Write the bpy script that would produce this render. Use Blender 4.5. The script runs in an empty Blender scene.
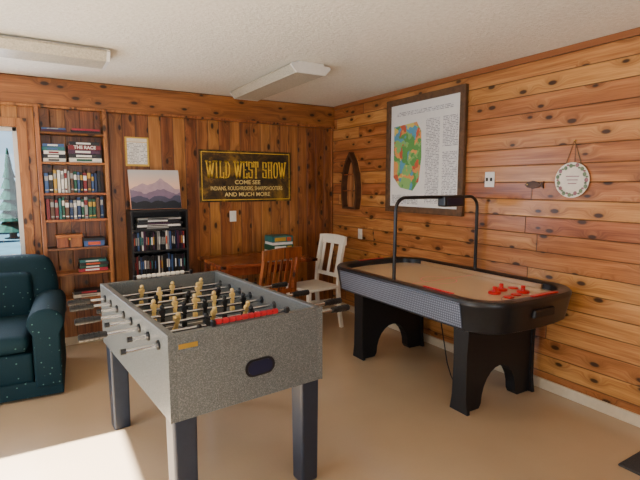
import bpy, bmesh, math, random
from mathutils import Vector, Matrix, Euler
random.seed(7)
S=bpy.context.scene
COL=S.collection

# ------------------------------------------------------------------ helpers
def lin(c):
    return tuple(((x/255)/12.92 if x/255<=0.04045 else ((x/255+0.055)/1.055)**2.4) for x in c)
class NT:
    def __init__(s,m):
        m.use_nodes=True; s.t=m.node_tree; s.b=s.t.nodes.get('Principled BSDF')
    def n(s,typ,**kw):
        x=s.t.nodes.new(typ)
        for k,v in kw.items(): setattr(x,k,v)
        return x
    def l(s,a,b): s.t.links.new(a,b)
    def put(s,sock,v):
        if hasattr(v,'links') or hasattr(v,'is_output'): s.l(v,sock)
        else: sock.default_value=v
    def m(s,op,a,b=0.0,c=0.0):
        x=s.n('ShaderNodeMath',operation=op)
        s.put(x.inputs[0],a); s.put(x.inputs[1],b); s.put(x.inputs[2],c)
        return x.outputs[0]
    def ss(s,v,lo,hi,a=0.0,b=1.0):
        x=s.n('ShaderNodeMapRange',interpolation_type='SMOOTHSTEP')
        s.put(x.inputs[0],v); x.inputs[1].default_value=lo; x.inputs[2].default_value=hi
        x.inputs[3].default_value=a; x.inputs[4].default_value=b
        return x.outputs[0]
    def mix(s,f,a,b,mode='MIX'):
        x=s.n('ShaderNodeMix',data_type='RGBA',blend_type=mode)
        s.put(x.inputs[0],f); 
        s.put(x.inputs[6],a if not isinstance(a,tuple) else (*a[:3],1))
        s.put(x.inputs[7],b if not isinstance(b,tuple) else (*b[:3],1))
        return x.outputs[2]
    def xyz(s,x,y,z=0.0):
        c=s.n('ShaderNodeCombineXYZ')
        s.put(c.inputs[0],x);s.put(c.inputs[1],y);s.put(c.inputs[2],z)
        return c.outputs[0]
    def noise(s,vec,scale=5,detail=4,rough=.5,dist=0.0):
        x=s.n('ShaderNodeTexNoise'); s.put(x.inputs['Vector'],vec)
        x.inputs['Scale'].default_value=scale;x.inputs['Detail'].default_value=detail
        x.inputs['Roughness'].default_value=rough;x.inputs['Distortion'].default_value=dist
        return x.outputs[0]
    def ramp(s,f,stops):
        x=s.n('ShaderNodeValToRGB'); s.put(x.inputs[0],f)
        e=x.color_ramp.elements
        while len(e)<len(stops): e.new(.5)
        for i,(p,c) in enumerate(stops):
            e[i].position=p; e[i].color=(*c[:3],1)
        return x.outputs[0]
    def bump(s,h,strength=.3,dist=.01):
        x=s.n('ShaderNodeBump'); s.put(x.inputs['Height'],h)
        x.inputs['Strength'].default_value=strength; x.inputs['Distance'].default_value=dist
        s.l(x.outputs[0],s.b.inputs['Normal'])
    def obj(s): 
        return s.n('ShaderNodeTexCoord').outputs['Object']

def mat(name,rgb,rough=.5,metal=0.0,var=.12,scale=30,spec=.5,bump=0.0,coat=0.0):
    m=bpy.data.materials.new(name); t=NT(m); c=lin(rgb)
    n=t.noise(t.obj(),scale,3)
    a=tuple(x*(1-var) for x in c); b=tuple(min(1,x*(1+var)) for x in c)
    t.l(t.ramp(n,[(.3,a),(.7,b)]),t.b.inputs['Base Color'])
    t.b.inputs['Roughness'].default_value=rough
    t.b.inputs['Metallic'].default_value=metal
    t.b.inputs['Specular IOR Level'].default_value=spec
    t.b.inputs['Coat Weight'].default_value=coat
    if bump: t.bump(n,bump,.004)
    return m

def pine(name,across,along,w,dark,mid,light,seam=None,rough=.38,vary=.5):
    m=bpy.data.materials.new(name); t=NT(m)
    sp=t.n('ShaderNodeSeparateXYZ'); t.l(t.obj(),sp.inputs[0])
    A=sp.outputs['XYZ'.index(across)]; L=sp.outputs['XYZ'.index(along)]
    q=t.m('DIVIDE',A,w); idx=t.m('FLOOR',q); fr=t.m('SUBTRACT',q,idx)
    wn=t.n('ShaderNodeTexWhiteNoise',noise_dimensions='1D'); t.l(idx,wn.inputs['W'])
    r=wn.outputs['Value']
    if seam:
        ls=t.m('ADD',t.m('DIVIDE',L,seam),t.m('MULTIPLY',r,7.3)); li=t.m('FLOOR',ls); lf=t.m('SUBTRACT',ls,li)
        w2=t.n('ShaderNodeTexWhiteNoise',noise_dimensions='2D'); t.l(t.xyz(idx,li),w2.inputs['Vector'])
        r=w2.outputs['Value']
    off=t.m('MULTIPLY',r,43.0)
    # knots
    kv=t.xyz(t.m('MULTIPLY',A,7.0),t.m('ADD',t.m('MULTIPLY',L,3.4),off),idx)
    vo=t.n('ShaderNodeTexVoronoi',voronoi_dimensions='2D'); t.l(kv,vo.inputs['Vector']); vo.inputs['Scale'].default_value=1.08
    kd=vo.outputs['Distance']
    sepc=t.n('ShaderNodeSeparateColor'); t.l(vo.outputs['Color'],sepc.inputs[0])
    keep=t.m('GREATER_THAN',sepc.outputs[0],.2)
    size=t.m('MULTIPLY',sepc.outputs[1],.05)
    kd2=t.m('SUBTRACT',kd,size)
    knot=t.m('MULTIPLY',t.ss(kd2,.035,.11,1,0),keep)
    halo=t.m('MULTIPLY',t.ss(kd,.08,.42,1,0),keep)
    # grain
    gv=t.xyz(t.m('ADD',t.m('MULTIPLY',A,9.0),t.m('MULTIPLY',halo,.45)),t.m('ADD',t.m('MULTIPLY',L,.6),off),off)
    g1=t.noise(gv,2.0,4,.55,.5)
    fv=t.xyz(t.m('ADD',t.m('MULTIPLY',A,70.0),t.m('MULTIPLY',halo,3.0)),t.m('MULTIPLY',L,2.0),off)
    g2=t.noise(fv,1.5,3,.6,.3)
    g=t.m('ADD',t.m('MULTIPLY',g1,.6),t.m('MULTIPLY',g2,.4))
    g=t.m('ADD',g,t.m('MULTIPLY',t.m('SUBTRACT',r,.5),.22*vary*1.4))
    d,mi,li_=lin(dark),lin(mid),lin(light)
    c=t.ramp(g,[(.34,d),(.49,mi),(.66,li_)])
    hs=t.n('ShaderNodeHueSaturation'); t.l(c,hs.inputs['Color'])
    t.l(t.m('ADD',.490,t.m('MULTIPLY',r,.018)),hs.inputs['Hue'])
    t.l(t.m('ADD',1-vary*.35,t.m('MULTIPLY',r,vary*.6)),hs.inputs['Value'])
    c=hs.outputs[0]
    c=t.mix(t.m('MULTIPLY',halo,.38),c,tuple(x*.42 for x in mi))
    c=t.mix(t.m('MULTIPLY',knot,.94),c,tuple(x*.14 for x in d))
    e=.05
    gr=t.m('MAXIMUM',t.ss(fr,0,e,1,0),t.ss(fr,1-e,1,0,1))
    if seam:
        s2=t.m('MAXIMUM',t.ss(lf,0,.002,1,0),t.ss(lf,.998,1,0,1)); gr=t.m('MAXIMUM',gr,s2)
    c=t.mix(t.m('MULTIPLY',gr,.82),c,tuple(x*.18 for x in d))
    t.l(c,t.b.inputs['Base Color']); t.b.inputs['Roughness'].default_value=rough
    t.bump(t.m('SUBTRACT',t.m('MULTIPLY',g,.12),gr),.5,.006)
    return m

class MB:
    """one mesh part, built up in local coordinates"""
    def __init__(s): s.bm=bmesh.new(); s.mats=[]
    def mi(s,m):
        if m not in s.mats: s.mats.append(m)
        return s.mats.index(m)
    def merge(s,b2,m,M=None):
        i=s.mi(m)
        for f in b2.faces: f.material_index=i
        if M is not None: b2.transform(M)
        me=bpy.data.meshes.new('tmp'); b2.to_mesh(me); b2.free(); s.bm.from_mesh(me); bpy.data.meshes.remove(me)
    def box(s,a,b,m,bev=0.0,seg=2,M=None,taper=None):
        x=bmesh.new(); bmesh.ops.create_cube(x,size=1)
        c=[(a[i]+b[i])/2 for i in range(3)]; d=[abs(b[i]-a[i]) for i in range(3)]
        for v in x.verts:
            k=1.0
            if taper and v.co.z<0: k=taper
            v.co=Vector((v.co.x*d[0]*k+c[0],v.co.y*d[1]*k+c[1],v.co.z*d[2]+c[2]))
        if bev: bmesh.ops.bevel(x,geom=x.edges[:],offset=bev,segments=seg,profile=.5,affect='EDGES')
        s.merge(x,m,M); return s
    def cyl(s,p,q,r,m,r2=None,n=20,bev=0.0):
        p=Vector(p);q=Vector(q);h=(q-p).length
        x=bmesh.new(); bmesh.ops.create_cone(x,cap_ends=True,segments=n,radius1=r,radius2=r if r2 is None else r2,depth=h)
        if bev:
            ed=[e for e in x.edges if abs(e.verts[0].co.z-e.verts[1].co.z)<1e-6]
            bmesh.ops.bevel(x,geom=ed,offset=bev,segments=2,affect='EDGES')
        M=Matrix.Translation((p+q)/2)@(q-p).to_track_quat('Z','Y').to_matrix().to_4x4()
        s.merge(x,m,M); return s
    def ball(s,c,r,m,sc=(1,1,1),n=14):
        x=bmesh.new(); bmesh.ops.create_uvsphere(x,u_segments=n,v_segments=max(6,n//2+2),radius=r)
        s.merge(x,m,Matrix.Translation(c)@Matrix.Diagonal((*sc,1))); return s
    def poly(s,pts,m,th=None,flip=False):
        """polygon, optionally extruded by vector th"""
        x=bmesh.new(); vs=[x.verts.new(p) for p in pts]; f=x.faces.new(vs)
        if th is not None:
            r=bmesh.ops.extrude_face_region(x,geom=[f])
            for v in [g for g in r['geom'] if isinstance(g,bmesh.types.BMVert)]: v.co+=Vector(th)
            bmesh.ops.recalc_face_normals(x,faces=x.faces[:])
        s.merge(x,m); return s
    def loft(s,rings,m,cap0=True,cap1=True):
        x=bmesh.new(); R=[[x.verts.new(p) for p in r] for r in rings]; n=len(R[0])
        for a,b in zip(R,R[1:]):
            for i in range(n): x.faces.new((a[i],a[(i+1)%n],b[(i+1)%n],b[i]))
        if cap0: x.faces.new(R[0][::-1])
        if cap1: x.faces.new(R[-1])
        s.merge(x,m); return s
    def tube(s,pts,r,m,n=10):
        pts=[Vector(p) for p in pts]; rings=[]
        up=None
        for i,p in enumerate(pts):
            d=(pts[min(i+1,len(pts)-1)]-pts[max(i-1,0)]).normalized()
            if up is None:
                up=d.orthogonal().normalized()
            up=(up-d*up.dot(d)).normalized(); sd=d.cross(up)
            rings.append([p+r*(math.cos(2*math.pi*k/n)*up+math.sin(2*math.pi*k/n)*sd) for k in range(n)])
        return s.loft(rings,m)
    def done(s,name,parent=None,loc=None,rot=None,smooth=False,label=None,bevel=None,subsurf=0):
        bmesh.ops.recalc_face_normals(s.bm,faces=s.bm.faces[:])
        me=bpy.data.meshes.new(name); s.bm.to_mesh(me); s.bm.free()
        for m in s.mats: me.materials.append(m)
        if smooth:
            for p in me.polygons: p.use_smooth=True
            try: me.set_sharp_from_angle(angle=math.radians(40))
            except Exception: pass
        o=bpy.data.objects.new(name,me); COL.objects.link(o)
        if parent: o.parent=parent
        if loc: o.location=loc
        if rot: o.rotation_euler=rot
        if label: o['label']=label
        if bevel:
            b=o.modifiers.new('bev','BEVEL'); b.width=bevel; b.segments=2; b.limit_method='ANGLE'
        if subsurf:
            b=o.modifiers.new('sub','SUBSURF'); b.levels=subsurf; b.render_levels=subsurf
        return o
def tag(o,label,cat,group=None):
    o['label']=label; o['category']=cat
    if group: o['group']=group
    return o
def empty(name,loc,rotz,label,cat,group=None):
    o=bpy.data.objects.new(name,None); COL.objects.link(o); o.location=loc; o.rotation_euler=(0,0,rotz); o.empty_display_size=.1
    return tag(o,label,cat,group)
def struct(o): o['kind']='structure'; return o
def text_into(mb,s,size,m,M,off=0.0,align='CENTER',ext=0.0,xs=1.0):
    cu=bpy.data.curves.new('t','FONT'); cu.body=s; cu.size=size; cu.align_x=align; cu.align_y='CENTER'; cu.offset=off; cu.extrude=ext
    o=bpy.data.objects.new('t',cu); COL.objects.link(o)
    bpy.context.view_layer.update()
    dg=bpy.context.evaluated_depsgraph_get()
    me=bpy.data.meshes.new_from_object(o.evaluated_get(dg))
    b=bmesh.new(); b.from_mesh(me); bpy.data.meshes.remove(me); bpy.data.objects.remove(o)
    mb.merge(b,m,M@Matrix.Diagonal((xs,1,1,1)))
BACK=Matrix.Rotation(math.radians(90),4,'X')

# ------------------------------------------------------------------ materials
M_back=pine('pine_vertical','X','Z',.118,(104,60,26),(150,94,44),(182,122,64),None,.34,.42)
M_right=pine('pine_horizontal','Z','Y',.125,(132,78,36),(172,110,58),(202,144,86),3.6,.28,.34)
M_beam=pine('pine_beam','Z','X',.30,(100,58,26),(144,88,42),(174,112,58),None,.35,.2)
M_trim=pine('pine_trim','X','Z',.5,(116,68,30),(162,102,50),(190,128,70),None,.4,.2)
M_shelf=pine('pine_shelf','Z','X',.5,(110,58,22),(165,96,42),(196,130,64),None,.4,.2)
M_table=pine('table_wood','Y','X',.14,(90,44,20),(136,74,38),(164,98,54),None,.25,.4)
M_chairwood=pine('chair_wood','X','Z',.3,(96,46,18),(146,80,34),(180,112,54),None,.35,.2)
M_lightwood=pine('light_oak','X','Z',.3,(140,90,46),(180,124,70),(206,154,96),None,.35,.2)
M_darkwood=mat('dark_wood',(74,46,28),.45,var=.35,scale=14)
M_frame=mat('rustic_frame',(94,66,40),.6,var=.35,scale=20)
M_black=mat('black_plastic',(20,21,24),.32,var=.1)
M_blackcase=mat('black_laminate',(26,25,26),.4,var=.1)
M_blackmatte=mat('black_matte',(16,16,18),.55,var=.1)
M_chrome=mat('chrome',(190,192,196),.18,1.0,.03)
M_white=mat('white_plastic',(228,226,218),.35,var=.03)
M_whitepaint=mat('white_paint',(226,218,202),.4,var=.05)
M_base=mat('cream_baseboard',(214,200,172),.4,var=.05)
M_red=mat('red_plastic',(205,22,28),.3,var=.05)
M_bead=mat('dark_red_bead',(176,22,36),.3,var=.05)
M_tan=mat('yellow_tan_plastic',(228,196,120),.4,var=.06)
M_gold=mat('gold_label',(196,160,70),.3,.6,var=.05)
M_navy=mat('navy_plastic',(14,22,52),.3,var=.05)
M_paper=mat('white_paper',(236,236,230),.5,var=.02)
M_pages=mat('book_pages',(222,212,190),.8,var=.08,scale=120)
M_slate=mat('dark_leg_laminate',(36,44,58),.35,var=.08)
M_cord=mat('cord',(120,92,60),.7)
M_mat=mat('door_mat',(58,56,56),.95,var=.3,scale=200,bump=.5)

def floor_mat():
    m=bpy.data.materials.new('beige_vinyl_floor'); t=NT(m)
    n=t.noise(t.obj(),.8,4); n2=t.noise(t.obj(),60,3)
    c=t.ramp(n,[(.3,lin((180,155,124))),(.7,lin((196,172,140)))])
    c=t.mix(t.m('MULTIPLY',n2,.10),c,lin((146,122,94)))
    t.l(c,t.b.inputs['Base Color']); t.l(t.ss(n,.3,.7,.16,.24),t.b.inputs['Roughness'])
    t.b.inputs['Specular IOR Level'].default_value=.75
    t.bump(t.noise(t.obj(),14,3),.03,.01)
    return m
M_floor=floor_mat()
def ceil_mat():
    m=bpy.data.materials.new('textured_ceiling'); t=NT(m)
    n=t.noise(t.obj(),42,6,.7)
    t.l(t.ramp(n,[(.3,lin((228,223,206))),(.7,lin((248,244,230)))]),t.b.inputs['Base Color'])
    t.b.inputs['Roughness'].default_value=.9; t.bump(n,.5,.014); return m
M_ceil=ceil_mat()
def speckle(name,base,dot,scale=160,thr=.55,rough=.35):
    m=bpy.data.materials.new(name); t=NT(m)
    n=t.noise(t.obj(),scale,2,.7); n2=t.noise(t.obj(),scale*1.7,2,.7)
    f=t.ss(n,thr-.08,thr+.08); c=t.mix(f,lin(base),lin(dot))
    c=t.mix(t.ss(n2,.58,.66),c,lin((46,48,50)))
    t.l(c,t.b.inputs['Base Color']); t.b.inputs['Roughness'].default_value=rough; return m
M_granite=speckle('grey_granite_laminate',(88,92,91),(124,128,126),230)
def fabric():
    m=bpy.data.materials.new('teal_dotted_fabric'); t=NT(m)
    o=t.obj()
    vo=t.n('ShaderNodeTexVoronoi'); t.l(o,vo.inputs['Vector']); vo.inputs['Scale'].default_value=19; vo.inputs['Randomness'].default_value=.4
    n=t.noise(o,220,2)
    c=t.mix(n,lin((0,24,32)),lin((4,46,56)))
    c=t.mix(t.ss(vo.outputs['Distance'],.06,.13,.7,0),c,lin((100,140,130)))
    t.l(c,t.b.inputs['Base Color']); t.b.inputs['Roughness'].default_value=.75
    t.b.inputs['Specular IOR Level'].default_value=.25
    t.bump(n,.3,.003); return m
M_fabric=fabric()
def treadplate():
    m=bpy.data.materials.new('silver_diamond_plate'); t=NT(m)
    sp=t.n('ShaderNodeSeparateXYZ'); t.l(t.obj(),sp.inputs[0])
    u=t.m('MULTIPLY',t.m('ADD',sp.outputs[1],sp.outputs[2]),190.0); v=t.m('MULTIPLY',t.m('SUBTRACT',sp.outputs[1],sp.outputs[2]),190.0)
    h=t.m('MULTIPLY',t.m('SINE',u),t.m('SINE',v))
    f=t.ss(h,-.1,.7)
    t.l(t.mix(f,lin((92,101,118)),lin((150,160,178))),t.b.inputs['Base Color'])
    t.b.inputs['Metallic'].default_value=.3; t.b.inputs['Roughness'].default_value=.35
    t.bump(f,.3,.002); return m
M_tread=treadplate()
def signmat():
    m=bpy.data.materials.new('weathered_sign_board'); t=NT(m)
    n=t.noise(t.obj(),4,7,.7,.4); n2=t.noise(t.obj(),40,5,.7)
    c=t.ramp(n,[(.38,lin((32,23,12))),(.52,lin((74,54,22))),(.68,lin((160,120,38)))])
    c=t.mix(t.ss(n2,.55,.7,0,.6),c,lin((20,15,10)))
    t.l(c,t.b.inputs['Base Color']); t.b.inputs['Roughness'].default_value=.5; return m
M_sign=signmat()
def signletters():
    m=bpy.data.materials.new('worn_gold_lettering'); t=NT(m)
    n=t.noise(t.obj(),30,6,.7)
    t.l(t.ramp(n,[(.34,lin((150,112,30))),(.46,lin((236,194,54)))]),t.b.inputs['Base Color']); t.b.inputs['Roughness'].default_value=.45; return m
M_signlet=signletters()
M_signcream=mat('cream_lettering',(232,208,130),.5,var=.15,scale=40)
def mapmat():
    m=bpy.data.materials.new('geologic_map_print'); t=NT(m)
    vo=t.n('ShaderNodeTexVoronoi'); 
    o=t.obj(); n=t.n('ShaderNodeTexNoise'); t.l(o,n.inputs['Vector']); n.inputs['Scale'].default_value=7; n.inputs['Detail'].default_value=5
    ad=t.n('ShaderNodeVectorMath',operation='MULTIPLY_ADD'); t.l(n.outputs['Color'],ad.inputs[0]); ad.inputs[1].default_value=(.35,.35,.35); t.l(o,ad.inputs[2])
    t.l(ad.outputs[0],vo.inputs['Vector']); vo.inputs['Scale'].default_value=14
    sc=t.n('ShaderNodeSeparateColor'); t.l(vo.outputs['Color'],sc.inputs[0])
    x=t.n('ShaderNodeValToRGB'); x.color_ramp.interpolation='CONSTANT'; t.l(sc.outputs[0],x.inputs[0])
    cols=[(0,(96,158,84)),(.28,(222,208,110)),(.42,(206,96,64)),(.52,(140,190,112)),(.68,(92,160,190)),(.84,(232,160,90))]
    e=x.color_ramp.elements
    while len(e)<len(cols): e.new(.5)
    for i,(p,c) in enumerate(cols): e[i].position=p; e[i].color=(*lin(c),1)
    t.l(x.outputs[0],t.b.inputs['Base Color']); t.b.inputs['Roughness'].default_value=.4; return m
M_map=mapmat()
def textlines(name,sp_=.014):
    m=bpy.data.materials.new(name); t=NT(m)
    s=t.n('ShaderNodeSeparateXYZ'); t.l(t.obj(),s.inputs[0])
    z=t.m('DIVIDE',s.outputs[2],sp_); fz=t.m('FRACT',z)
    line=t.m('LESS_THAN',fz,.45)
    nv=t.xyz(s.outputs[0],t.m('MULTIPLY',s.outputs[1],1.0),t.m('FLOOR',z))
    n=t.noise(nv,60,2)
    f=t.m('MULTIPLY',line,t.ss(n,.45,.5,0,.75))
    t.l(t.mix(f,lin((230,230,226)),lin((90,92,100))),t.b.inputs['Base Color']); t.b.inputs['Roughness'].default_value=.4; return m
M_lines=textlines('fine_print_paper')
def diffuser():
    m=bpy.data.materials.new('prismatic_diffuser'); t=NT(m)
    n=t.noise(t.obj(),90,2)
    t.l(t.ramp(n,[(.3,lin((172,166,146))),(.7,lin((202,196,176)))]),t.b.inputs['Base Color']); t.b.inputs['Roughness'].default_value=.35
    return m
M_diff=diffuser()

# ------------------------------------------------------------------ room
H=2.40; XL=-5.3; YF=-6.6
b=MB(); b.box((XL-.1,YF-.1,-.1),(0.1,.1,0),M_floor); struct(b.done('floor'))
b=MB(); b.box((XL-.1,YF-.1,H),(0.1,.1,H+.1),M_ceil); struct(b.done('ceiling'))
wx0,wx1,wz0,wz1=-4.55,-3.20,.84,1.97
b=MB()
b.box((XL,0,0),(wx0,.12,H),M_back); b.box((wx1,0,0),(.1,.12,H),M_back)
b.box((wx0,0,0),(wx1,.12,wz0),M_back); b.box((wx0,0,wz1),(wx1,.12,H),M_back)
struct(b.done('wall_back'))
b=MB(); b.box((0,YF,0),(.12,0,H),M_right); struct(b.done('wall_right'))
ly0,ly1,lz0,lz1=-3.9,-1.78,.35,2.05
b=MB()
b.box((XL-.05,YF,0),(XL,ly0,H),M_right); b.box((XL-.05,ly1,0),(XL,.1,H),M_right)
b.box((XL-.05,ly0,0),(XL,ly1,lz0),M_right); b.box((XL-.05,ly0,lz1),(XL,ly1,H),M_right)
struct(b.done('wall_left'))
b=MB()
b.box((XL,YF-.12,0),(-4.3,YF,H),M_back); b.box((-1.6,YF-.12,0),(0,YF,H),M_back)
b.box((-4.3,YF-.12,0),(-1.6,YF,.8),M_back); b.box((-4.3,YF-.12,2.1),(-1.6,YF,H),M_back)  # rear opening added to go with the front fill lamp
struct(b.done('wall_front'))
b=MB(); b.box((XL,-.045,2.165),(-.001,0,2.399),M_beam,.006); struct(b.done('trim_1'))
b=MB(); b.box((XL,-.06,2.145),(-.001,0,2.165),M_trim,.003); struct(b.done('trim_4'))
b=MB(); b.box((-.02,YF,2.355),(0,-.06,2.399),M_trim,.004); struct(b.done('trim_2'))
b=MB(); b.box((-.022,-.02,0),(0,0,2.145),M_trim,.003); struct(b.done('trim_3'))
b=MB(); b.box((XL,-.018,0),(-.02,0,.075),M_base,.004); struct(b.done('baseboard_back'))
b=MB(); b.box((-.018,YF,0),(0,-.02,.075),M_base,.004); struct(b.done('baseboard_right'))
b=MB(); b.box((XL,YF,0),(XL+.018,-.02,.075),M_base,.004); struct(b.done('baseboard_left'))
M_glass=bpy.data.materials.new('window_glass'); t=NT(M_glass)
tr=t.n('ShaderNodeBsdfTransparent'); gl=t.n('ShaderNodeBsdfGlossy'); gl.inputs['Roughness'].default_value=.02
mx=t.n('ShaderNodeMixShader'); mx.inputs[0].default_value=.03; t.l(tr.outputs[0],mx.inputs[1]); t.l(gl.outputs[0],mx.inputs[2])
t.l(mx.outputs[0],t.t.nodes['Material Output'].inputs['Surface'])
def window_frame(name,a0,a1,z0,z1,axis,pos,inner):
    b=MB(); 
    def bx(u0,u1,v0,v1,d0,d1,m):
        if axis=='x': b.box((u0,pos+d0,v0),(u1,pos+d1,v1),m,.003)
        else: b.box((pos+d0,u0,v0),(pos+d1,u1,v1),m,.003)
    s=inner
    tw=.075
    for (u0,u1,v0,v1) in ((a0-tw,a0,z0-tw,z1+tw),(a1,a1+tw,z0-tw,z1+tw),(a0,a1,z1,z1+tw),(a0,a1,z0-tw,z0)):
        bx(u0,u1,v0,v1,*( (-.025,0) if s<0 else (0,.025)),M_trim)
    w=.035
    mid=(a0+a1)/2
    for (u0,u1,v0,v1) in ((a0,a0+w,z0,z1),(a1-w,a1,z0,z1),(a0,a1,z1-w,z1),(a0,a1,z0,z0+w),(mid-.02,mid+.02,z0,z1)):
        bx(u0,u1,v0,v1,*((.02,.07) if s<0 else (-.045,-.01)),M_white)
    if axis=='x': b.box((a0,pos+.04,z0),(a1,pos+.045,z1),M_glass)
    else: b.box((pos-.045,a0,z0),(pos-.04,a1,z1),M_glass)
    return struct(b.done(name))
window_frame('window_1',wx0,wx1,wz0,wz1,'x',0,-1)
window_frame('window_2',ly0,ly1,lz0,lz1,'y',XL,1)

M_snow=mat('darkened_ground',(48,74,84),.95,var=.2,scale=2,spec=.05)  # even ground colour, darkened so the strong sun does not wash it out
b=MB(); b.box((-30,.6,-.3),(20,40,-.2),M_snow); o=b.done('ground'); o['kind']='structure'
M_tree=mat('spruce_green',(20,46,40),.95,var=.5,scale=5,spec=.05)
def spruce(x,y,h):
    e=empty('spruce_tree',(x,y,-.2),0,'dark green spruce tree standing outside the window','tree','spruce trees outside')
    b=MB(); b.cyl((0,0,0),(0,0,h*.4),.12,M_darkwood,.06,10); b.done('trunk',e)
    b=MB()
    for k in range(7):
        z=h*(.08+.125*k); r=h*.2*(1-k/7.6)
        b.cyl((0,0,z),(0,0,z+h*.22),r,M_tree,.02,14)
    b.done('foliage',e)
for (x,y,h) in [(-3.75,13,2.7),(-4.9,15,3.4),(-2.9,16,3.0),(-6.2,12,3.2),(-3.4,19,3.3)]: spruce(x,y,h)

# ------------------------------------------------------------------ ceiling fixtures
def fixture(loc,rotz,L,lab):
    e=empty('ceiling_light',loc,rotz,lab,'ceiling light')
    b=MB(); b.box((-L/2,-.11,-.02),(L/2,.11,0),M_white,.003); b.done('housing',e)
    prof=[(-.155,-.018),(-.168,-.034),(-.120,-.085),(.120,-.085),(.168,-.034),(.155,-.018)]
    rings=[[(x,p[0],p[1]) for p in prof] for x in (-L/2+.02,L/2-.02)]
    b=MB(); b.loft(rings,M_diff); b.done('diffuser',e)
    for sx in (-1,1):
        b=MB(); x0=sx*(L/2-.02)
        b.poly([(x0,p[0]*1.03,p[1]*1.03+.001) for p in prof],M_white,(sx*.02,0,0))
        b.done('end_cap',e)
fixture((-3.26,-1.12,H),0,1.30,'white fluorescent wraparound ceiling light above the armchair')
fixture((-1.26,-1.02,H),math.radians(90),1.28,'white fluorescent wraparound ceiling light near the table')

# ------------------------------------------------------------------ books
bookcols=[(30,52,92),(120,28,32),(226,222,208),(28,84,62),(24,24,28),(190,150,50),(70,30,60),(60,90,140),(200,80,40),(150,150,146),(40,110,110),(235,232,225),(90,60,40),(176,40,60)]
M_book=[mat('book_cover',c,.4,var=.08) for c in bookcols]
def book(loc,thick,height,depth,flat,ci,label,group,cat='book',rot=0,band=None,text=None,name='book',ry=0,small=False):
    b=MB(); c=M_book[ci%len(M_book)]; k=.003
    if not flat:
        x=thick/2
        b.box((-x,0,0),(-x+k,depth,height),c); b.box((x-k,0,0),(x,depth,height),c); b.box((-x,0,0),(x,k,height),c)
        b.box((-x+k,k,.004),(x-k,depth-.004,height-.004),M_pages if not small else M_blackmatte)
        if band is not None:
            if small: b.box((-x*.6,-.0006,height*.30),(x*.6,0,height*.72),M_book[band%len(M_book)])
            else:
                b.box((-x*.8,-.0006,height*.62),(x*.8,0,height*.85),M_book[band%len(M_book)])
                b.box((-x*.7,-.0006,height*.12),(x*.7,0,height*.18),M_book[band%len(M_book)])
    else:
        x=height/2
        b.box((-x,0,0),(x,depth,k),c); b.box((-x,0,thick-k),(x,depth,thick),c); b.box((-x,0,0),(x,k,thick),c)
        b.box((-x+.004,k,k),(x-.004,depth-.004,thick-k),M_pages)
        if text: text_into(b,text,thick*.95,M_book[11],Matrix.Translation((0,-.001,thick*.5))@BACK,.001)
        elif band is not None: b.box((-x*.55,-.0006,thick*.25),(x*.4,0,thick*.75),M_book[band%len(M_book)])
    o=b.done(name,None,loc,(0,ry,rot)); return tag(o,label,cat,group)
names={0:'navy',1:'dark red',2:'cream',3:'green',4:'black',5:'mustard',6:'plum',7:'blue',8:'orange',9:'grey',10:'teal',11:'white',12:'brown',13:'crimson'}
def upright_row(x0,x1,y,z,hmin,hmax,depth,tmin,tmax,group,kind='paperback',name='book',pool=tuple(range(14)),bands=(2,5,11,9,None,1)):
    x=x0
    while x<x1-tmax:
        th=random.uniform(tmin,tmax); ci=random.choice(pool); h=random.uniform(hmin,hmax)
        book((x+th/2,y+random.uniform(0,.012),z),th-.0008,h,depth,False,ci,'%s %s standing upright in a shelf row'%(names[ci],kind),group,'book' if name=='book' else 'dvd case',band=random.choice(bands),name=name,small=(name!='book'))
        x+=th
def flat_stack(xc,y,z,specs,group,depth=.13):
    zz=z
    for (ln,th,ci,band,txt) in specs:
        book((xc+random.uniform(-.006,.006),y+random.uniform(0.001,.008),zz),th,ln,depth,True,ci,'%s book lying flat in a stack on a shelf'%names[ci%14],group,rot=random.uniform(-.02,.02),band=band,text=txt)
        zz+=th+.0003

sx0,sx1=-3.035,-2.545; yd=-.17
e=empty('bookcase',(-2.79,-.002,.43),0,'built-in open pine bookcase fixed to the panelled wall','bookcase')
def L(x): return x+2.79
b=MB(); b.box((L(sx0)-.03,yd+.002,-.0),(L(sx0),0,1.71),M_trim,.002); b.done('side_panel',e)
b=MB(); b.box((L(sx1),yd+.002,0),(L(sx1)+.03,0,1.71),M_trim,.002); b.done('side_panel',e)
shz=[1.933,1.678,1.412,1.18,.93,.70,.467]
for z in shz:
    b=MB(); b.box((L(sx0)+.0005,yd,z-.43-.02),(L(sx1)-.0005,0,z-.43),M_shelf,.002); b.done('shelf',e)
yb=yd+.012; g=.0006
bp=(0,1,2,3,4,5,6,7,8,9,10,11,12,13,4,0,3,1)
flat_stack(-2.925,yb,1.933+g,[(.19,.018,6,None,None),(.18,.014,7,9,None)],'books on the top shelf')
flat_stack(-2.68,yb,1.933+g,[(.23,.02,4,None,None),(.22,.016,13,None,None)],'books on the top shelf')
flat_stack(-2.935,yb,1.678+g,[(.17,.03,2,4,None),(.17,.034,4,11,None),(.16,.03,11,1,None),(.17,.032,10,7,None),(.16,.026,7,11,None)],'books stacked on the second shelf')
flat_stack(-2.70,yb,1.678+g,[(.26,.038,2,3,None),(.26,.034,4,11,None),(.25,.036,6,11,None),(.26,.04,1,11,'THE RACE'),(.24,.03,4,11,None)],'books stacked on the second shelf')
upright_row(sx0+.01,sx1-.01,yb,1.412+g,.165,.205,.12,.022,.036,'paperbacks on the third shelf',pool=bp)
upright_row(sx0+.01,sx1-.01,yb,1.18+g,.165,.195,.12,.022,.036,'paperbacks on the fourth shelf',pool=bp)
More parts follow.
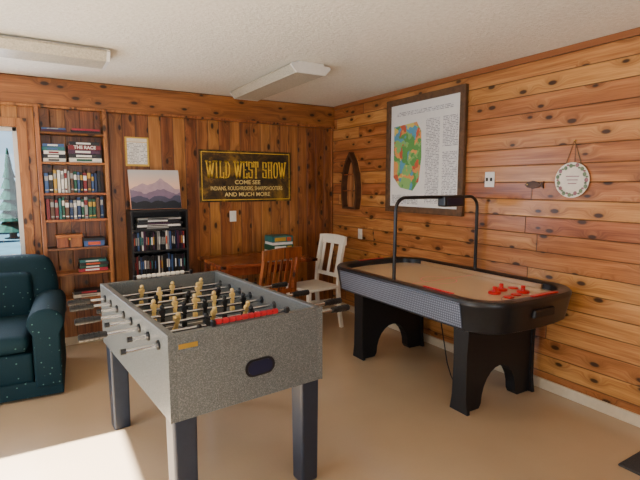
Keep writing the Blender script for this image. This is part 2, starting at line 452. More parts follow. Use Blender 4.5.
b=MB(); b.box((-.10,0,0),(.10,.12,.085),M_chairwood,.003); b.box((-.104,-.004,.085),(.104,.124,.115),M_shelf,.003); b.cyl((0,-.008,.075),(0,0,.075),.008,M_gold,n=10)
tag(b.done('wooden_box',None,(-2.86,yb+.004,.93+g)),'small lidded wooden box standing on a bookcase shelf','box')
b=MB(); b.box((-.085,0,0),(.085,.12,.05),M_book[7],.002); b.box((-.087,-.002,.05),(.087,.122,.075),M_book[4],.002); b.box((-.05,-.004,.012),(.05,0,.04),M_book[8])
tag(b.done('card_game_box',None,(-2.665,yb+.004,.93+g)),'small blue and black card game box on a shelf','box')
flat_stack(-2.68,yb,.70+g,[(.24,.03,13,11,None),(.23,.024,3,11,None),(.24,.03,4,8,None),(.22,.022,10,2,None)],'books on the sixth shelf')
flat_stack(-2.72,yb,.467+g,[(.28,.03,2,9,None),(.26,.03,4,13,None)],'books on the lowest shelf')

e=empty('media_bookcase',(-2.10,-.005,0),0,'black laminate bookcase filled with disc cases','bookcase')
W=.262; D=.25; T=1.245
b=MB(); b.box((-W,-D,0),(-W+.018,0,T-.018),M_blackcase,.001); b.box((W-.018,-D,0),(W,0,T-.018),M_blackcase,.001)
b.box((-W,-D-.004,T-.018),(W,0,T),M_blackcase,.002); b.box((-W+.018,-.006,0),(W-.018,0,T-.018),M_blackcase); b.done('cabinet_body',e)
mz=[.08,.36,.635,.865,1.065]
for z in mz:
    b=MB(); b.box((-W+.0185,-D+.003,z-.016),(W-.0185,-.0065,z),M_blackcase); b.done('shelf',e)
ym=-D+.01
dp=(4,4,4,4,0,4,1,9,4,2,6,7,11,4); db=(2,9,None,8,7,11,5,1,None,10)
upright_row(-2.342,-1.86,ym,.865+g,.165,.182,.13,.014,.020,'disc cases on the upper shelf','disc case','dvd_case',dp,db)
upright_row(-2.342,-1.86,ym,.635+g,.17,.19,.13,.014,.020,'disc cases on the middle shelf','disc case','dvd_case',dp,db)
upright_row(-2.342,-1.86,ym,.36+g,.17,.19,.13,.022,.032,'disc cases on the lower shelf','disc case','dvd_case',dp,db)
flat_stack(-2.10,ym,1.065+g,[(.42,.022,4,9,None),(.40,.02,11,4,None),(.42,.022,4,6,None),(.38,.024,4,11,None),(.40,.018,9,4,None)],'cases stacked on the top shelf')

e=empty('mountain_picture',(-2.105,-.17,T+.006),0,'canvas picture of misty purple mountains at sunset leaning on wall','picture')
e.rotation_euler=(math.radians(-14),0,0)
M_skyp=bpy.data.materials.new('sunset_sky_print'); t=NT(M_skyp); s_=t.n('ShaderNodeSeparateXYZ'); t.l(t.obj(),s_.inputs[0])
t.l(t.ramp(t.m('DIVIDE',s_.outputs[2],.385),[(.3,lin((240,172,140))),(.6,lin((238,200,176))),(.95,lin((196,192,190)))]),t.b.inputs['Base Color'])
b=MB(); b.box((-.235,0,0),(.235,.018,.385),M_skyp,.002); b.done('canvas',e)
layers=[((176,150,162),.19,.085,3),((124,106,130),.14,.055,5),((70,72,96),.09,.045,8),((28,36,46),.055,.03,11)]
for i,(c,base,amp,fq) in enumerate(layers):
    b=MB()
    mm=mat('mountain_paint',c,.5,var=.12,scale=18)
    pts=[]; N=28
    for k in range(N+1):
        u=k/N; h=base+amp*(abs(math.sin(u*fq+i*1.7))*.8+random.uniform(0,.25))
        if i==0: h=base+amp*1.3*max(0,1-abs(u-.62)*3.5)+amp*.7*max(0,1-abs(u-.25)*4)+random.uniform(0,.008)
        pts.append((-.232+.464*u,-.0012*(i+1),h))
    b.poly([(-.232,-.0012*(i+1),.003)]+pts+[(.232,-.0012*(i+1),.003)],mm)
    b.done('painted_mountains',e)

e=empty('wall_notice',(-2.235,-.001,1.66),0,'small paper notice with yellow border pinned to wall','notice')
M_yel=mat('yellow_border',(216,178,70),.5,var=.05)
b=MB(); b.box((-.108,-.008,0),(.108,0,.275),M_yel,.001); b.done('border',e)
b=MB(); b.box((-.09,-.0095,.02),(.09,-.008,.225),M_lines); b.done('paper_sheet',e)
b=MB(); b.box((-.09,-.0095,.23),(.09,-.008,.262),M_whitepaint); b.done('header_strip',e)

# ------------------------------------------------------------------ sign
e=empty('show_sign',(-1.11,-.001,1.30),0,'weathered dark wooden sign with gold western lettering','sign')
sw,sh=.53,.545
b=MB(); b.box((-sw,-.022,0),(sw,0,sh),M_sign,.003); b.done('board',e)
b=MB(); u0,u1,v0,v1,tk=-sw+.02,sw-.02,.02,sh-.02,.007
x=bmesh.new()
oo=[x.verts.new(p) for p in ((u0,-.0235,v0),(u1,-.0235,v0),(u1,-.0235,v1),(u0,-.0235,v1))]
ii=[x.verts.new(p) for p in ((u0+tk,-.0235,v0+tk),(u1-tk,-.0235,v0+tk),(u1-tk,-.0235,v1-tk),(u0+tk,-.0235,v1-tk))]
for k in range(4): x.faces.new((oo[k],oo[(k+1)%4],ii[(k+1)%4],ii[k]))
b.merge(x,M_signlet); b.done('border_line',e)
G={'W':(1.25,[(.04,1,.30,0),(.30,0,.5,.9),(.5,.9,.70,0),(.70,0,.96,1)],[(.04,1),(.96,1),(.5,.95)]),
'I':(.5,[(.5,0,.5,1)],[(.5,0),(.5,1)]),
'L':(.8,[(.28,0,.28,1),(.28,.06,.95,.06),(.9,0,.9,.35)],[(.28,0),(.28,1)]),
'D':(.85,[(.25,0,.25,1),(.25,.94,.62,.94),(.62,.94,.88,.72),(.88,.75,.88,.25),(.88,.28,.62,.06),(.62,.06,.25,.06)],[(.2,0),(.2,1)]),
'E':(.8,[(.25,0,.25,1),(.25,.94,.92,.94),(.25,.5,.75,.5),(.25,.06,.92,.06),(.9,0,.9,.3),(.9,.7,.9,1)],[(.25,0),(.25,1)]),
'S':(.8,[(.85,.65,.85,.94),(.85,.94,.2,.94),(.17,.98,.17,.5),(.17,.53,.85,.47),(.84,.53,.84,.02),(.85,.06,.15,.06),(.15,.06,.15,.35)],[]),
'T':(.8,[(.5,0,.5,1),(.05,.94,.95,.94),(.07,.65,.07,1),(.93,.65,.93,1)],[(.5,0)]),
'H':(.9,[(.22,0,.22,1),(.78,0,.78,1),(.22,.5,.78,.5)],[(.22,0),(.22,1),(.78,0),(.78,1)]),
'O':(.85,[(.15,.2,.15,.8),(.15,.8,.35,.95),(.3,.95,.7,.95),(.65,.95,.85,.8),(.85,.8,.85,.2),(.85,.2,.65,.05),(.7,.05,.3,.05),(.35,.05,.15,.2)],[]),' ':(.42,[],[])}
def slab(mb,s,x0,x1,z,h,m,y):
    tot=sum(G[c][0]+.14 for c in s)-.14; k=(x1-x0)/tot; x=x0; st=.20*k
    for c in s:
        w,segs,ser=G[c]
        for (ax,az,bx_,bz) in segs:
            p=Vector((x+ax*w*k,0,z+az*h)); q=Vector((x+bx_*w*k,0,z+bz*h)); d=(q-p).normalized(); nn=Vector((-d.z,0,d.x))
            tt=st*(.5 if abs(d.z)>.35 else .34)
            mb.poly([(v.x,y,v.z) for v in (p+nn*tt,q+nn*tt,q-nn*tt,p-nn*tt)],m)
        for (ax,az) in ser:
            px=x+ax*w*k; zz=z+az*h; hh=h*.09
            z0=zz if az<.5 else zz-hh
            mb.poly([(px-st*.9,y,z0),(px+st*.9,y,z0),(px+st*.9,y,z0+hh),(px-st*.9,y,z0+hh)],m)
        x+=(w+.14)*k
b=MB(); slab(b,'WILD WEST SHOW',-.46,.46,.25,.185,M_signlet,-.024); b.done('main_lettering',e)
T_=lambda z: Matrix.Translation((0,-.0235,z))@BACK
for (s_,sz,zz,of,xs) in (('COME SEE',.060,.208,.0008,1.1),('INDIANS, ROUGHRIDERS, SHARPSHOOTERS',.060,.143,.0004,.71),('AND MUCH MORE',.060,.078,.0008,1.05)):
    b=MB(); text_into(b,s_,sz,M_signcream,T_(zz),of,xs=xs); b.done('small_lettering',e)

def plate(loc,side,lab,toggles=1,w=.075,h=.115):
    e=empty('light_switch',loc,0 if side=='b' else math.radians(-90),lab,'light switch')
    b=MB(); b.box((-w/2,-.006,-h/2),(w/2,0,h/2),M_white,.002); b.done('cover_plate',e)
    for i in range(toggles):
        x=(i-(toggles-1)/2)*.04
        b=MB(); b.box((x-.006,-.018,-.012),(x+.006,-.006,.014),M_blackmatte if side=='r2' else M_white,.001); b.done('toggle',e)
plate((-1.28,-.001,1.145),'b','white wall light switch below the sign')
plate((-.001,-2.314,1.523),'r2','white wall switch plate with dark toggles beside framed map',2,.09,.12)
plate((-.001,-.586,.935),'r','white wall switch plate near the room corner')

# ------------------------------------------------------------------ framed map (right wall)
e=empty('framed_map',(-.002,-1.565,1.215),math.radians(-90),'rustic wood framed geologic map with printed notes on wall','framed map')
fw,fh=.505,1.09
b=MB(); 
b.box((-fw,-.04,0),(-fw+.058,0,fh),M_frame,.006); b.box((fw-.058,-.04,0),(fw,0,fh),M_frame,.006)
b.box((-fw+.05,-.038,fh-.058),(fw-.05,0,fh),M_frame,.006); b.box((-fw+.05,-.038,0),(fw-.05,0,.058),M_frame,.006); b.done('frame',e)
b=MB(); b.box((-fw+.05,-.02,.05),(fw-.05,-.012,fh-.05),M_paper); b.done('sheet',e)
b=MB(); b.poly([(-.40,-.0215,.34),(-.30,-.0215,.24),(-.12,-.0215,.21),(-.04,-.0215,.30),(-.01,-.0215,.52),(-.02,-.0215,.76),(-.08,-.0215,.85),(-.40,-.0215,.83)],M_map); b.done('map_print',e)
for (x0,x1,z0,z1) in ((.04,.21,.10,.86),(.25,.42,.10,.56),(.25,.42,.60,.86),(-.42,-.05,.08,.17)):
    b=MB(); b.box((x0,-.0212,z0),(x1,-.020,z1),M_lines); b.done('printed_notes',e)
b=MB(); b.box((-.36,-.0212,.925),(.36,-.020,.965),M_lines); b.done('printed_title',e)

# canoe shelf
e=empty('canoe_wall_shelf',(-.001,-.455,1.21),math.radians(-90),'wooden half canoe shelf ornament hanging near the corner','wall ornament')
out=[(-.125,0),(-.15,.12),(-.152,.26),(-.13,.40),(-.08,.53),(0,.635),(.08,.53),(.13,.40),(.152,.26),(.15,.12),(.125,0)]
inn=[(x*.80,.022+z*.90) for x,z in out]
b=MB(); b.poly([(x,-.012,z) for x,z in out],M_lightwood,(0,.012,0)); b.done('back_panel',e)
b=MB(); n=len(out)
x=bmesh.new(); R=[[x.verts.new((p[0],y,p[1])) for p in prof] for prof,y in ((out,-.012),(out,-.075),(inn,-.075),(inn,-.012))]
for a,c in zip(R,R[1:]):
    for i in range(n): x.faces.new((a[i],a[(i+1)%n],c[(i+1)%n],c[i]))
b.merge(x,M_darkwood); b.done('hull_rim',e)
for z,w in ((.20,.121),(.38,.098)):
    b=MB(); b.box((-w,-.07,z),(w,-.012,z+.012),M_chairwood); b.done('shelf',e)

# fish ornament
e=empty('fish_ornament',(0,-2.708,1.48),math.radians(-90),'small dark carved wooden fish fixed to pine wall','wall ornament')
pts=[(-.075,0),(-.05,.02),(-.01,.03),(.03,.02),(.05,.008),(.075,.026),(.07,0),(.075,-.024),(.05,-.006),(.03,-.018),(-.01,-.026),(-.05,-.018)]
b=MB(); b.poly([(x,-.016,z) for x,z in pts],M_darkwood,(0,.0158,0)); b.done('body',e)
b=MB(); b.cyl((-.05,-.018,.004),(-.05,-.015,.004),.004,M_gold,n=8); b.done('eye',e)

# hanging plate
e=empty('hanging_plate',(-.002,-2.99,1.513),math.radians(-90),'round white decorative plate with floral wreath hung on cord','decorative plate')
b=MB(); R=.118
rings=[[(r*math.cos(2*math.pi*k/40),y,r*math.sin(2*math.pi*k/40)) for k in range(40)] for r,y in ((.07,0),(R,-.012),(R,-.016),(.082,-.010),(.078,-.008))]
b.loft(rings,M_whitepaint); b.done('dish',e,smooth=True)
M_leaf=mat('wreath_green',(112,132,100),.6); M_flow=mat('flower_mauve',(150,104,110),.6)
b=MB()
for k in range(30):
    a=2*math.pi*k/30; r=.098+.006*math.sin(k*2.3)
    b.ball((r*math.cos(a),-.015,r*math.sin(a)),.0095 if k%2 else .013,M_leaf if k%3 else M_flow,(1,.3,.7 if k%2 else 1.1),8)
b.done('floral_wreath',e)
for i in range(3):
    b=MB(); b.box((-.045+.008*i,-.0095,.022-.024*i),(.045-.008*i,-.008,.028-.024*i),M_flow); b.done('centre_script',e)
b=MB(); b.tube([(-.055,-.006,.10),(0,-.006,.262),(.055,-.006,.10)],.003,M_cord,6); b.cyl((0,-.012,.262),(0,0,.262),.005,M_gold,n=8); b.done('hanging_cord',e)

# ------------------------------------------------------------------ wooden table + game box
e=empty('wooden_table',(-1.18,-.46,0),0,'brown wooden dining table standing against the panelled wall','table')
b=MB(); b.box((-.53,-.36,.72),(.48,.36,.75),M_table,.006); b.done('table_top',e)
b=MB(); b.box((-.47,-.30,.64),(.24,-.28,.72),M_table); b.box((-.47,.28,.64),(.24,.30,.72),M_table); b.box((-.47,-.28,.64),(-.45,.28,.72),M_table); b.box((.22,-.28,.64),(.24,.28,.72),M_table); b.done('apron',e)
for x in (-.46,.23):
    for y in (-.29,.29):
        b=MB(); b.box((x-.028,y-.028,0),(x+.028,y+.028,.72),M_table,.004,taper=.7); b.done('leg',e)
def gbox(loc,w,d,h,c,c2,c3,lab,rot):
    b=MB(); b.box((-w/2,-d/2,0),(w/2,d/2,h*.35),M_book[11],.001); b.box((-w/2-.003,-d/2-.003,h*.3),(w/2+.003,d/2+.003,h),M_book[c],.002)
    b.box((-w*.4,-d/2-.0045,h*.42),(w*.15,-d/2-.003,h*.85),M_book[c2]); b.box((w*.2,-d/2-.0045,h*.42),(w*.42,-d/2-.003,h*.85),M_book[c3])
    return tag(b.done('board_game_box',None,loc,(0,0,rot)),lab,'board game')
zz=.751
for (w,d,h,c,c2,c3,l) in ((.25,.2,.085,3,11,5,'green and white board game box stacked on table'),(.24,.2,.095,10,5,8,'teal and yellow board game box on top of another')):
    gbox((-.835,-.21,zz),w,d,h,c,c2,c3,l,random.uniform(-.05,.05)); zz+=h+.001

# ------------------------------------------------------------------ chairs (front = local -Y)
def chair(loc,rot,m,lab,nsl,top=.95):
    e=empty('dining_chair',loc,rot,lab,'chair')
    b=MB(); b.box((-.21,-.22,.425),(.21,.20,.455),m,.01); b.done('seat',e)
    for x in (-.18,.18):
        b=MB(); b.box((x-.02,-.20,0),(x+.02,-.16,.425),m,.004,taper=.7); b.done('leg',e)
    for x in (-.185,.185):
        b=MB()
        rings=[]
        for z,y in ((0,.24),(.2,.205),(.43,.19),(.65,.21),(top-.02,.27)):
            rings.append([(x-.018,y-.02,z),(x+.018,y-.02,z),(x+.018,y+.016,z),(x-.018,y+.016,z)])
        b.loft(rings,m); b.done('leg',e,bevel=.003)
    b=MB()
    N=10; rg=[]
    for k in range(N+1):
        u=-1+2*k/N; x=u*.215; yy=.262+.02*(1-u*u); zt=top+.012*(1-u*u)
        rg.append([(x,yy-.01,top-.085),(x,yy+.012,top-.085),(x,yy+.018,zt),(x,yy-.004,zt)])
    b.loft(rg,m); b.done('backrest',e)
    b=MB(); b.box((-.175,.19,.53),(.175,.208,.57),m,.003); b.done('lower_rail',e)
    for k in range(nsl):
        x=-.13+.26*k/(nsl-1)
        b=MB(); w=.012 if nsl>4 else .020
        b.loft([[(x-w,.194,.56),(x+w,.194,.56),(x+w,.204,.56),(x-w,.204,.56)],[(x-w,.260,top-.08),(x+w,.260,top-.08),(x+w,.270,top-.08),(x-w,.270,top-.08)]],m); b.done('slat',e)
    for x in (-.18,.18):
        b=MB(); b.box((x-.01,-.17,.20),(x+.01,.20,.225),m); b.done('stretcher',e)
    b=MB(); b.box((-.17,-.19,.27),(.17,-.17,.295),m); b.done('stretcher',e)
    b=MB(); b.box((-.17,-.01,.203),(.17,.01,.222),m); b.done('stretcher',e)
    return e
chair((-.69,-.70,0),math.radians(-84),M_whitepaint,'white painted wooden slat-back chair at the table end',3)
chair((-1.39,-1.02,0),math.radians(194),M_chairwood,'brown wooden chair with slatted back pushed to the table',5,.94)

# ------------------------------------------------------------------ air hockey table
e=empty('air_hockey_table',(-.488,-2.27,0),0,'black and silver air hockey table beside pine wall','air hockey table')
A_,B_=.480,.885
def outline(ins,z,n=8,r=.20,bow=.06):
    a=A_-ins; bb=B_-ins; rr=max(.02,r-ins); P=[]
    for (cx,cy,a0) in ((a-rr,bb-rr-bow,0),(-a+rr,bb-rr-bow,90),(-a+rr,-bb+rr+bow,180),(a-rr,-bb+rr+bow,270)):
        for k in range(n+1):
            t_=math.radians(a0+90*k/n); P.append([cx+rr*math.cos(t_),cy+rr*math.sin(t_)])
    Q=[]
    for i,p in enumerate(P):
        q=P[(i+1)%len(P)]; Q.append(p)
        if abs(p[1]-q[1])<1e-6 and abs(p[0]-q[0])>.1:
            for k in range(1,8): Q.append([p[0]+(q[0]-p[0])*k/8,p[1]])
    res=[]
    for x,y in Q:
        f=max(0,1-(x/a)**2)
        s=1 if y>0 else -1
        if abs(y)>.4: y+=s*bow*f*min(1,(abs(y)-.4)/.25)
        res.append((x,y,z))
    return res
b=MB()
b.loft([outline(.045,.60),outline(.03,.608),outline(.004,.76),outline(0,.768),outline(0,.787),outline(.010,.80),outline(.070,.80),outline(.080,.792),outline(.080,.752)],M_black,True,False)
b.done('table_frame',e,smooth=True)
b=MB()
b.loft([outline(.0805,.745),outline(.0805,.7525)],M_black); b.done('playfield_base',e)
M_play=bpy.data.materials.new('cream_playfield'); t=NT(M_play)
vo=t.n('ShaderNodeTexVoronoi',); t.l(t.obj(),vo.inputs['Vector']); vo.inputs['Scale'].default_value=40; vo.inputs['Randomness'].default_value=0
t.l(t.mix(t.ss(vo.outputs['Distance'],.08,.12,.5,0),lin((216,190,154)),lin((120,96,70))),t.b.inputs['Base Color']); t.b.inputs['Roughness'].default_value=.12
b=MB(); b.loft([outline(.082,.7526),outline(.082,.756)],M_play); b.done('playfield',e,label='cream air hockey playing surface')
N=40
def ring(b,cx,cy,r0,r1,z,m,a0=0,a1=360):
    x=bmesh.new(); P=[]; n=N+1 if a1-a0<360 else N
    for k in range(n):
        t0=math.radians(a0+(a1-a0)*k/N); P.append((x.verts.new((cx+r0*math.cos(t0),cy+r0*math.sin(t0),z)),x.verts.new((cx+r1*math.cos(t0),cy+r1*math.sin(t0),z))))
    for k in range(N):
        p,q=P[k],P[(k+1)%n]; x.faces.new((p[0],p[1],q[1],q[0]))
    b.merge(x,m)
for args in ((0,0,.13,.137,.7566,M_red),(0,B_-.11,.16,.167,.7566,M_navy,180,360),(0,-B_+.11,.16,.167,.7566,M_navy,0,180)):
    b=MB(); ring(b,*args); b.done('line_marking',e)
b=MB(); b.box((-A_+.085,-.004,.7562),(A_-.085,.004,.7568),M_red); b.done('line_marking',e)
M_rail=mat('tan_rail',(176,142,104),.3,.2,var=.05)
b=MB(); b.box((-A_+.081,-.60,.757),(-A_+.10,.60,.788),M_rail,.002); b.done('side_rail',e)
b=MB(); b.box((A_-.10,-.60,.757),(A_-.081,.60,.788),M_rail,.002); b.done('side_rail',e)
for sx in (-1,1):
    b=MB()
    x=bmesh.new()
    pr=[(.028,.618),(.0035,.760),(-.002,.765),(-.002,.778)]
    vs0=[x.verts.new((sx*(A_-i+.006),-.645,z)) for i,z in pr]; vs1=[x.verts.new((sx*(A_-i+.006),.645,z)) for i,z in pr]
    for i in range(len(pr)-1): x.faces.new((vs0[i],vs0[i+1],vs1[i+1],vs1[i]))
    r=bmesh.ops.extrude_face_region(x,geom=x.faces[:])
    for v in [q for q in r['geom'] if isinstance(q,bmesh.types.BMVert)]: v.co.x-=sx*.006
    b.merge(x,M_tread); b.done('side_panel',e,label='silver diamond plate side panel')
b=MB(); b.box((-A_+.066,-.52,.8002),(-A_+.088,-.26,.806),M_red,.001); b.done('rail_decal',e)
b=MB(); b.box((-.05,-B_+.045,.8002),(.20,-B_+.075,.8065),M_red,.001); b.done('goal_trim',e)
b=MB(); b.box((-.14,B_-.05,.8002),(.14,B_-.022,.8045),M_red,.001); b.done('goal_trim',e)
b=MB(); b.box((-.10,-B_-.003,.68),(.10,-B_+.03,.735),M_blackmatte,.01); b.done('puck_return',e)
def pedestal(y):
    b=MB(); X0=.03
    pts=[(-.345,.61),(-.33,.35),(-.335,.06),(-.34,0),(-.20,0)]
    for k in range(0,13):
        a=math.radians(180-180*k/12); pts.append((.18*math.cos(a),.03+.23*math.sin(a)))
    pts+=[(.20,0),(.34,0),(.335,.06),(.33,.35),(.345,.61)]
    b.poly([(x+X0,y-.04,z) for x,z in pts],M_blackmatte,(0,.08,0))
    for s in (-1,1):
        pr=[(y-.065,.61),(y-.055,.35),(y-.06,.1),(y-.075,.0),(y+.075,0),(y+.06,.1),(y+.055,.35),(y+.065,.61)]
        x0=s*.325+X0
        b.poly([(x0,p,z) for p,z in pr],M_blackmatte,(s*.025,0,0))
    b.done('pedestal_leg',e)
pedestal(-.52); pedestal(.60)
b=MB(); hw=.425; yb_=.02
pts=[(-hw-.005,yb_,.74),(-hw,yb_,1.30)]
for k in range(1,9):
    a=math.radians(180-90*k/8); pts.append((-hw+.09+.09*math.cos(a),yb_,1.30+.09*math.sin(a)))
for k in range(0,9):
    a=math.radians(90-90*k/8); pts.append((hw-.09+.09*math.cos(a),yb_,1.30+.09*math.sin(a)))
pts.append((hw+.005,yb_,.74))
b.tube(pts,.013,M_black,10); b.done('overhead_arch',e,smooth=True)
b=MB(); b.box((.02,yb_-.04,1.315),(.24,yb_+.04,1.40),M_black,.012); b.box((.05,yb_-.042,1.33),(.21,yb_-.039,1.38),M_navy,.001); b.done('score_display',e)
b=MB(); b.tube([(.10,.1,.62),(.13,.08,.35),(.10,-.02,.08),(.06,-.1,.012),(-.05,-.25,.010),(.1,-.35,.01),(.3,-.2,.01),(.42,-.1,.01)],.005,M_blackmatte,6); b.done('power_cord',e)
def mallet(x,y):
    b=MB(); pr=[(.040,0),(.042,.004),(.042,.014),(.030,.018),(.016,.016),(.012,.03),(.016,.042),(.010,.05)]
    b.loft([[(r*math.cos(2*math.pi*k/24),r*math.sin(2*math.pi*k/24),z) for k in range(24)] for r,z in pr],M_red)
    tag(b.done('hockey_mallet',None,(x,y,.7572),smooth=True),'red round air hockey mallet on the playfield','mallet','air hockey mallets')
for x,y in ((-.51,-2.80),(-.39,-2.76),(-.32,-2.88)): mallet(x,y)
for x,y in ((-.52,-2.92),(-.42,-2.90),(-.26,-2.76)):
    b=MB(); b.cyl((0,0,0),(0,0,.008),.034,M_red,n=24,bev=.002)
    tag(b.done('hockey_puck',None,(x,y,.7572)),'flat red air hockey puck on the playfield','puck','air hockey pucks')

# ------------------------------------------------------------------ foosball table
e=empty('foosball_table',(-2.372,-2.355,0),math.radians(5.0),'grey speckled foosball table with chrome rods and black handles','foosball table')
w_,l_=.375,.61; z0,z1=.53,.893; th=.032
b=MB()
b.box((-w_,-l_,z0),(-w_+th,l_,z1),M_granite,.003); b.box((w_-th,-l_,z0),(w_,l_,z1),M_granite,.003)
b.box((-w_+th,-l_,z0),(w_-th,-l_+th,z1),M_granite,.003); b.box((-w_+th,l_-th,z0),(w_-th,l_,z1),M_granite,.003)
b.box((-w_+th,-l_+th,z0+.01),(w_-th,l_-th,z0+.03),M_black)
b.done('cabinet',e)
M_field=mat('dark_field',(60,66,70),.3,var=.05)
b=MB(); b.box((-w_+th,-l_+th,.725),(w_-th,l_-th,.74),M_field)
b.done('playing_field',e)
z=.7405
b=MB(); b.box((-w_+th,-.004,z),(w_-th,.004,z+.0005),M_white); b.done('field_line',e)
for (cy,a0,a1) in ((0,0,360),(-l_+th,0,180),(l_-th,180,360)):
    b=MB(); ring(b,0,cy,.11,.117,z+.0003,M_white,a0,a1); b.done('field_line',e)
for s in (-1,1):
    b=MB(); b.box((-.11,s*(l_-th)-.006*s,.741),(.11,s*(l_-th),.82),M_blackmatte); b.done('goal',e)
    b=MB(); P=[]
    for k in range(24):
        a=2*math.pi*k/24; cx=.035 if math.cos(a)>0 else -.035
        P.append((cx+.04*math.cos(a)+.03,s*l_,.675+.04*math.sin(a)))
    b.poly(P,M_black,(0,s*.004,0)); 
    P2=[((p[0]-.03)*.82+.03,p[1]+s*.0035,.675+(p[2]-.675)*.78) for p in P]; b.poly(P2,M_navy,(0,s*.002,0)); b.done('ball_return',e,label='dark blue oval ball return opening')
b=MB(); b.box((-w_+.04,-l_-.002,.83),(-w_+.12,-l_,.85),M_gold,.0005); b.done('name_plate',e)
for sx in (-1,1):
    for sy in (-1,1):
        b=MB(); xa,xb=sorted((sx*(w_+.0015),sx*(w_-.005))); ya,yb2=sorted((sy*(l_+.0015),sy*(l_-.005)))
        b.box((xa,ya,z0),(xb,yb2,z1+.001),M_granite); b.done('corner_trim',e)
for sx in (-1,1):
    for sy in (-1,1):
        b=MB(); cx=sx*(w_-.062); cy=sy*(l_-.06)
        b.box((cx-.052,cy-.05,0),(cx+.052,cy+.05,z0+.009),M_slate,.012,3,taper=.92)
        b.done('leg',e)
rods=[(1,'A',3),(2,'A',2),(3,'B',3),(4,'A',5),(5,'B',5),(6,'A',3),(7,'B',2),(8,'B',3)]
def player(m):
    b=MB()
    b.box((-.013,-.008,-.012),(.013,.008,.032),m,.004); b.box((-.017,-.007,.012),(.017,.007,.03),m,.004)
    b.ball((0,0,.045),.012,m,(1,1,1.15),10)
    b.box((-.010,-.007,-.055),(.010,.007,-.012),m,.003); b.box((-.011,-.012,-.075),(.011,.012,-.05),m,.002)
    return b
zr=.825; ys=[.49-.14*k for k in range(8)]
shifts={1:.03,2:.02,3:.02,4:.0,5:0.0,6:-.03,7:.03,8:-.03}
for (i,team,nm) in rods:
    y=ys[i-1]; sgn=-1 if team=='A' else 1
    shift=shifts[i]
    x0,x1=(-w_-.13+shift,w_+.12+shift) if team=='A' else (-w_-.10+shift,w_+.20+shift)
    b=MB(); b.cyl((x0,0,0),(x1,0,0),.008,M_chrome,n=12); rod=b.done('rod',e,(0,y,zr),smooth=True)
    hx=x0 if team=='A' else x1
    b=MB(); b.cyl((hx-sgn*.02,0,0),(hx+sgn*.095,0,0),.015,M_black,.017,14,bev=.003)
    for k in range(4): b.cyl((hx+sgn*(.01+.02*k),0,0),(hx+sgn*(.018+.02*k),0,0),.0175,M_blackmatte,n=14)
    b.done('handle',rod)
    ox=x1 if team=='A' else x0
    b=MB(); b.cyl((ox,0,0),(ox-sgn*.02,0,0),.012,M_black,n=12); b.done('end_cap',rod)
    for s in (-1,1):
        b=MB(); b.cyl((s*(w_-th-.004),0,0),(s*(w_+.008),0,0),.021,M_black,n=16,bev=.002); b.done('bearing',rod)
    tilt=random.choice([0,.25,-.3,.1,.5,-.5,0])
    span={5:.115,3:.19,2:.24}[nm]
    tm=M_tan if team=='A' else M_blackmatte
    for k in range(nm):
        b=player(tm); px=(k-(nm-1)/2)*span*.98+shift*.5
        p=b.done('player_figure',rod,(px,0,0),(tilt,0,0)); p['label']='tan foosball player figure' if team=='A' else 'black foosball player figure'
for s in (-1,1):
    b=MB(); b.cyl((-.18,0,0),(.18,0,0),.003,M_chrome,n=8)
    for q in (-.18,.18): b.box((q-.008,-.012,-.016),(q+.008,.012,.010),M_black,.002)
    cn=b.done('score_counter',e,(0,s*(l_-th/2),z1+.017))
    for k in range(10):
        b=MB(); b.cyl((-.013,0,0),(.013,0,0),.0125,M_bead if s<0 else M_whitepaint,n=12,bev=.003); b.done('bead',cn,(-.155+.0305*k,0,0))

# ------------------------------------------------------------------ armchair (front = local -Y)
e=empty('armchair',(-3.42,-.68,0),math.radians(-4),'dark teal dotted upholstered armchair below the window','armchair')
def soft(a,c,name,bev,M=None,sub=1,seg=3):
    b=MB(); b.box(a,c,M_fabric,bev,seg,M); o=b.done(name,e,smooth=True,subsurf=sub); return o
soft((-.27,-.42,.09),(.27,.30,.33),'base',.03)
soft((-.255,-.47,.335),(.255,.22,.47),'seat_cushion',.055)
b=MB(); rg=[]
for z,yc,tk,hw in ((.12,.32,.10,.40),(.40,.31,.11,.42),(.65,.33,.115,.43),(.79,.355,.11,.41),(.88,.375,.085,.37),(.92,.385,.04,.31)):
    R=[]
    for k in range(28):
        a=2*math.pi*k/28; cc=math.cos(a); s_=math.sin(a)
        X=hw*math.copysign(abs(cc)**.45,cc); Y=yc+tk*math.copysign(abs(s_)**.6,s_)
        R.append((X,Y,z))
    rg.append(R)
b.loft(rg,M_fabric); b.done('backrest',e,smooth=True,subsurf=1)
soft((-.25,.10,.44),(.25,.25,.82),'back_cushion',.06,Matrix.Rotation(math.radians(-6),4,'X'))
for s in (-1,1):
    b=MB()
    P=[(-.085,.08),(-.085,.46)]
    for k in range(0,13):
        a=math.radians(205-230*k/12); P.append((.0+.115*math.cos(a),.535+.10*math.sin(a)))
    P+=[(.085,.46),(.085,.08)]
    cx=s*.36
    rg=[]
    for yy,kk in ((-.465,.86),(-.46,.93),(-.45,1),(-.2,1),(.15,1),(.36,.97)):
        rg.append([(cx+p[0]*kk*s,yy,.30+(p[1]-.30)*(kk*.5+.5)) for p in P])
    b.loft(rg,M_fabric); b.done('arm',e,smooth=True,bevel=.006)
for x in (-.36,.36):
    for y in (-.38,.33):
        b=MB(); b.cyl((x,y,0),(x,y,.09),.022,M_darkwood,.032,12); b.done('foot',e)
b=MB(); b.box((-.445,-.455,.02),(.445,-.44,.13),M_fabric,.004); b.box((.43,-.445,.02),(.445,.36,.13),M_fabric,.004); b.box((-.445,-.445,.02),(-.43,.36,.13),M_fabric,.004); b.done('skirt',e)

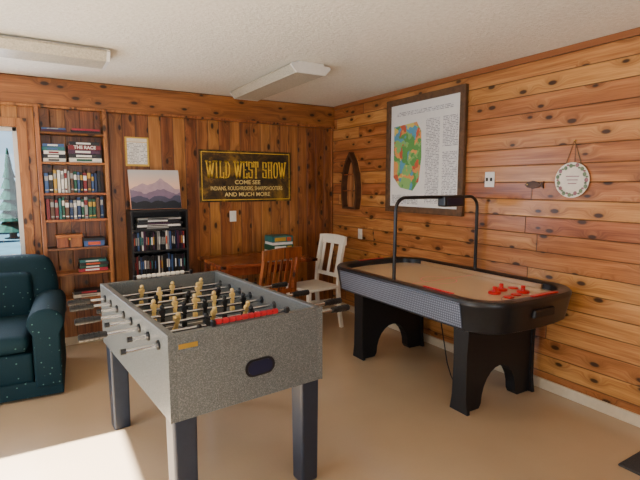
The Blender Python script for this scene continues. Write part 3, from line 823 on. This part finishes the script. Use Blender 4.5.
b=MB(); b.box((-.26,-.42,0),(.26,.42,.012),M_mat,.004); tag(b.done('door_mat',None,(-.285,-4.07,.0005)),'dark grey textured mat on the beige floor','mat')

# ------------------------------------------------------------------ lights
def area(name,loc,rot,sx,sy,power,col):
    d=bpy.data.lights.new(name,'AREA'); d.shape='RECTANGLE'; d.size=sx; d.size_y=sy; d.energy=power; d.color=col
    o=bpy.data.objects.new(name,d); COL.objects.link(o); o.location=loc; o.rotation_euler=rot; return o
area('window_daylight',(XL+.03,(ly0+ly1)/2,(lz0+lz1)/2),(0,math.radians(-90),0),1.6,2.0,70,(.92,.95,1.0))
area('window_daylight_back',((wx0+wx1)/2,-.03,(wz0+wz1)/2),(math.radians(-90),0,0),1.3,1.1,42,(.80,.85,1.0))
area('added_fill_front',(-2.95,YF+.03,1.45),(math.radians(90),0,0),2.6,1.3,38,(1,.98,.95))  # fill lamp added behind the camera, no known window there
sd=bpy.data.lights.new('sun','SUN'); sd.energy=82; sd.angle=.012; sd.color=(1,.98,.96)
so=bpy.data.objects.new('sun',sd); COL.objects.link(so); so.location=(-12,-2.8,8)
so.rotation_euler=Vector((1,-.03,-.775)).to_track_quat('-Z','Y').to_euler()
W_=bpy.data.worlds.new('World'); S.world=W_; W_.use_nodes=True; nt=W_.node_tree
bg=nt.nodes['Background']; bg.inputs[1].default_value=1.5
tc=nt.nodes.new('ShaderNodeTexCoord'); sp=nt.nodes.new('ShaderNodeSeparateXYZ'); rp=nt.nodes.new('ShaderNodeValToRGB')
nt.links.new(tc.outputs['Generated'],sp.inputs[0]); nt.links.new(sp.outputs[2],rp.inputs[0]); nt.links.new(rp.outputs[0],bg.inputs[0])
rp.color_ramp.elements[0].color=(.55,.78,1,1); rp.color_ramp.elements[1].color=(.35,.6,1,1)

cd=bpy.data.cameras.new('camera'); cd.lens=36*468/640; cd.sensor_width=36; cd.clip_start=.05
co=bpy.data.objects.new('camera',cd); COL.objects.link(co); co.location=(-3.105,-4.818,1.48)
co.rotation_euler=(math.radians(90-6.7),0,math.radians(-31.3)); S.camera=co
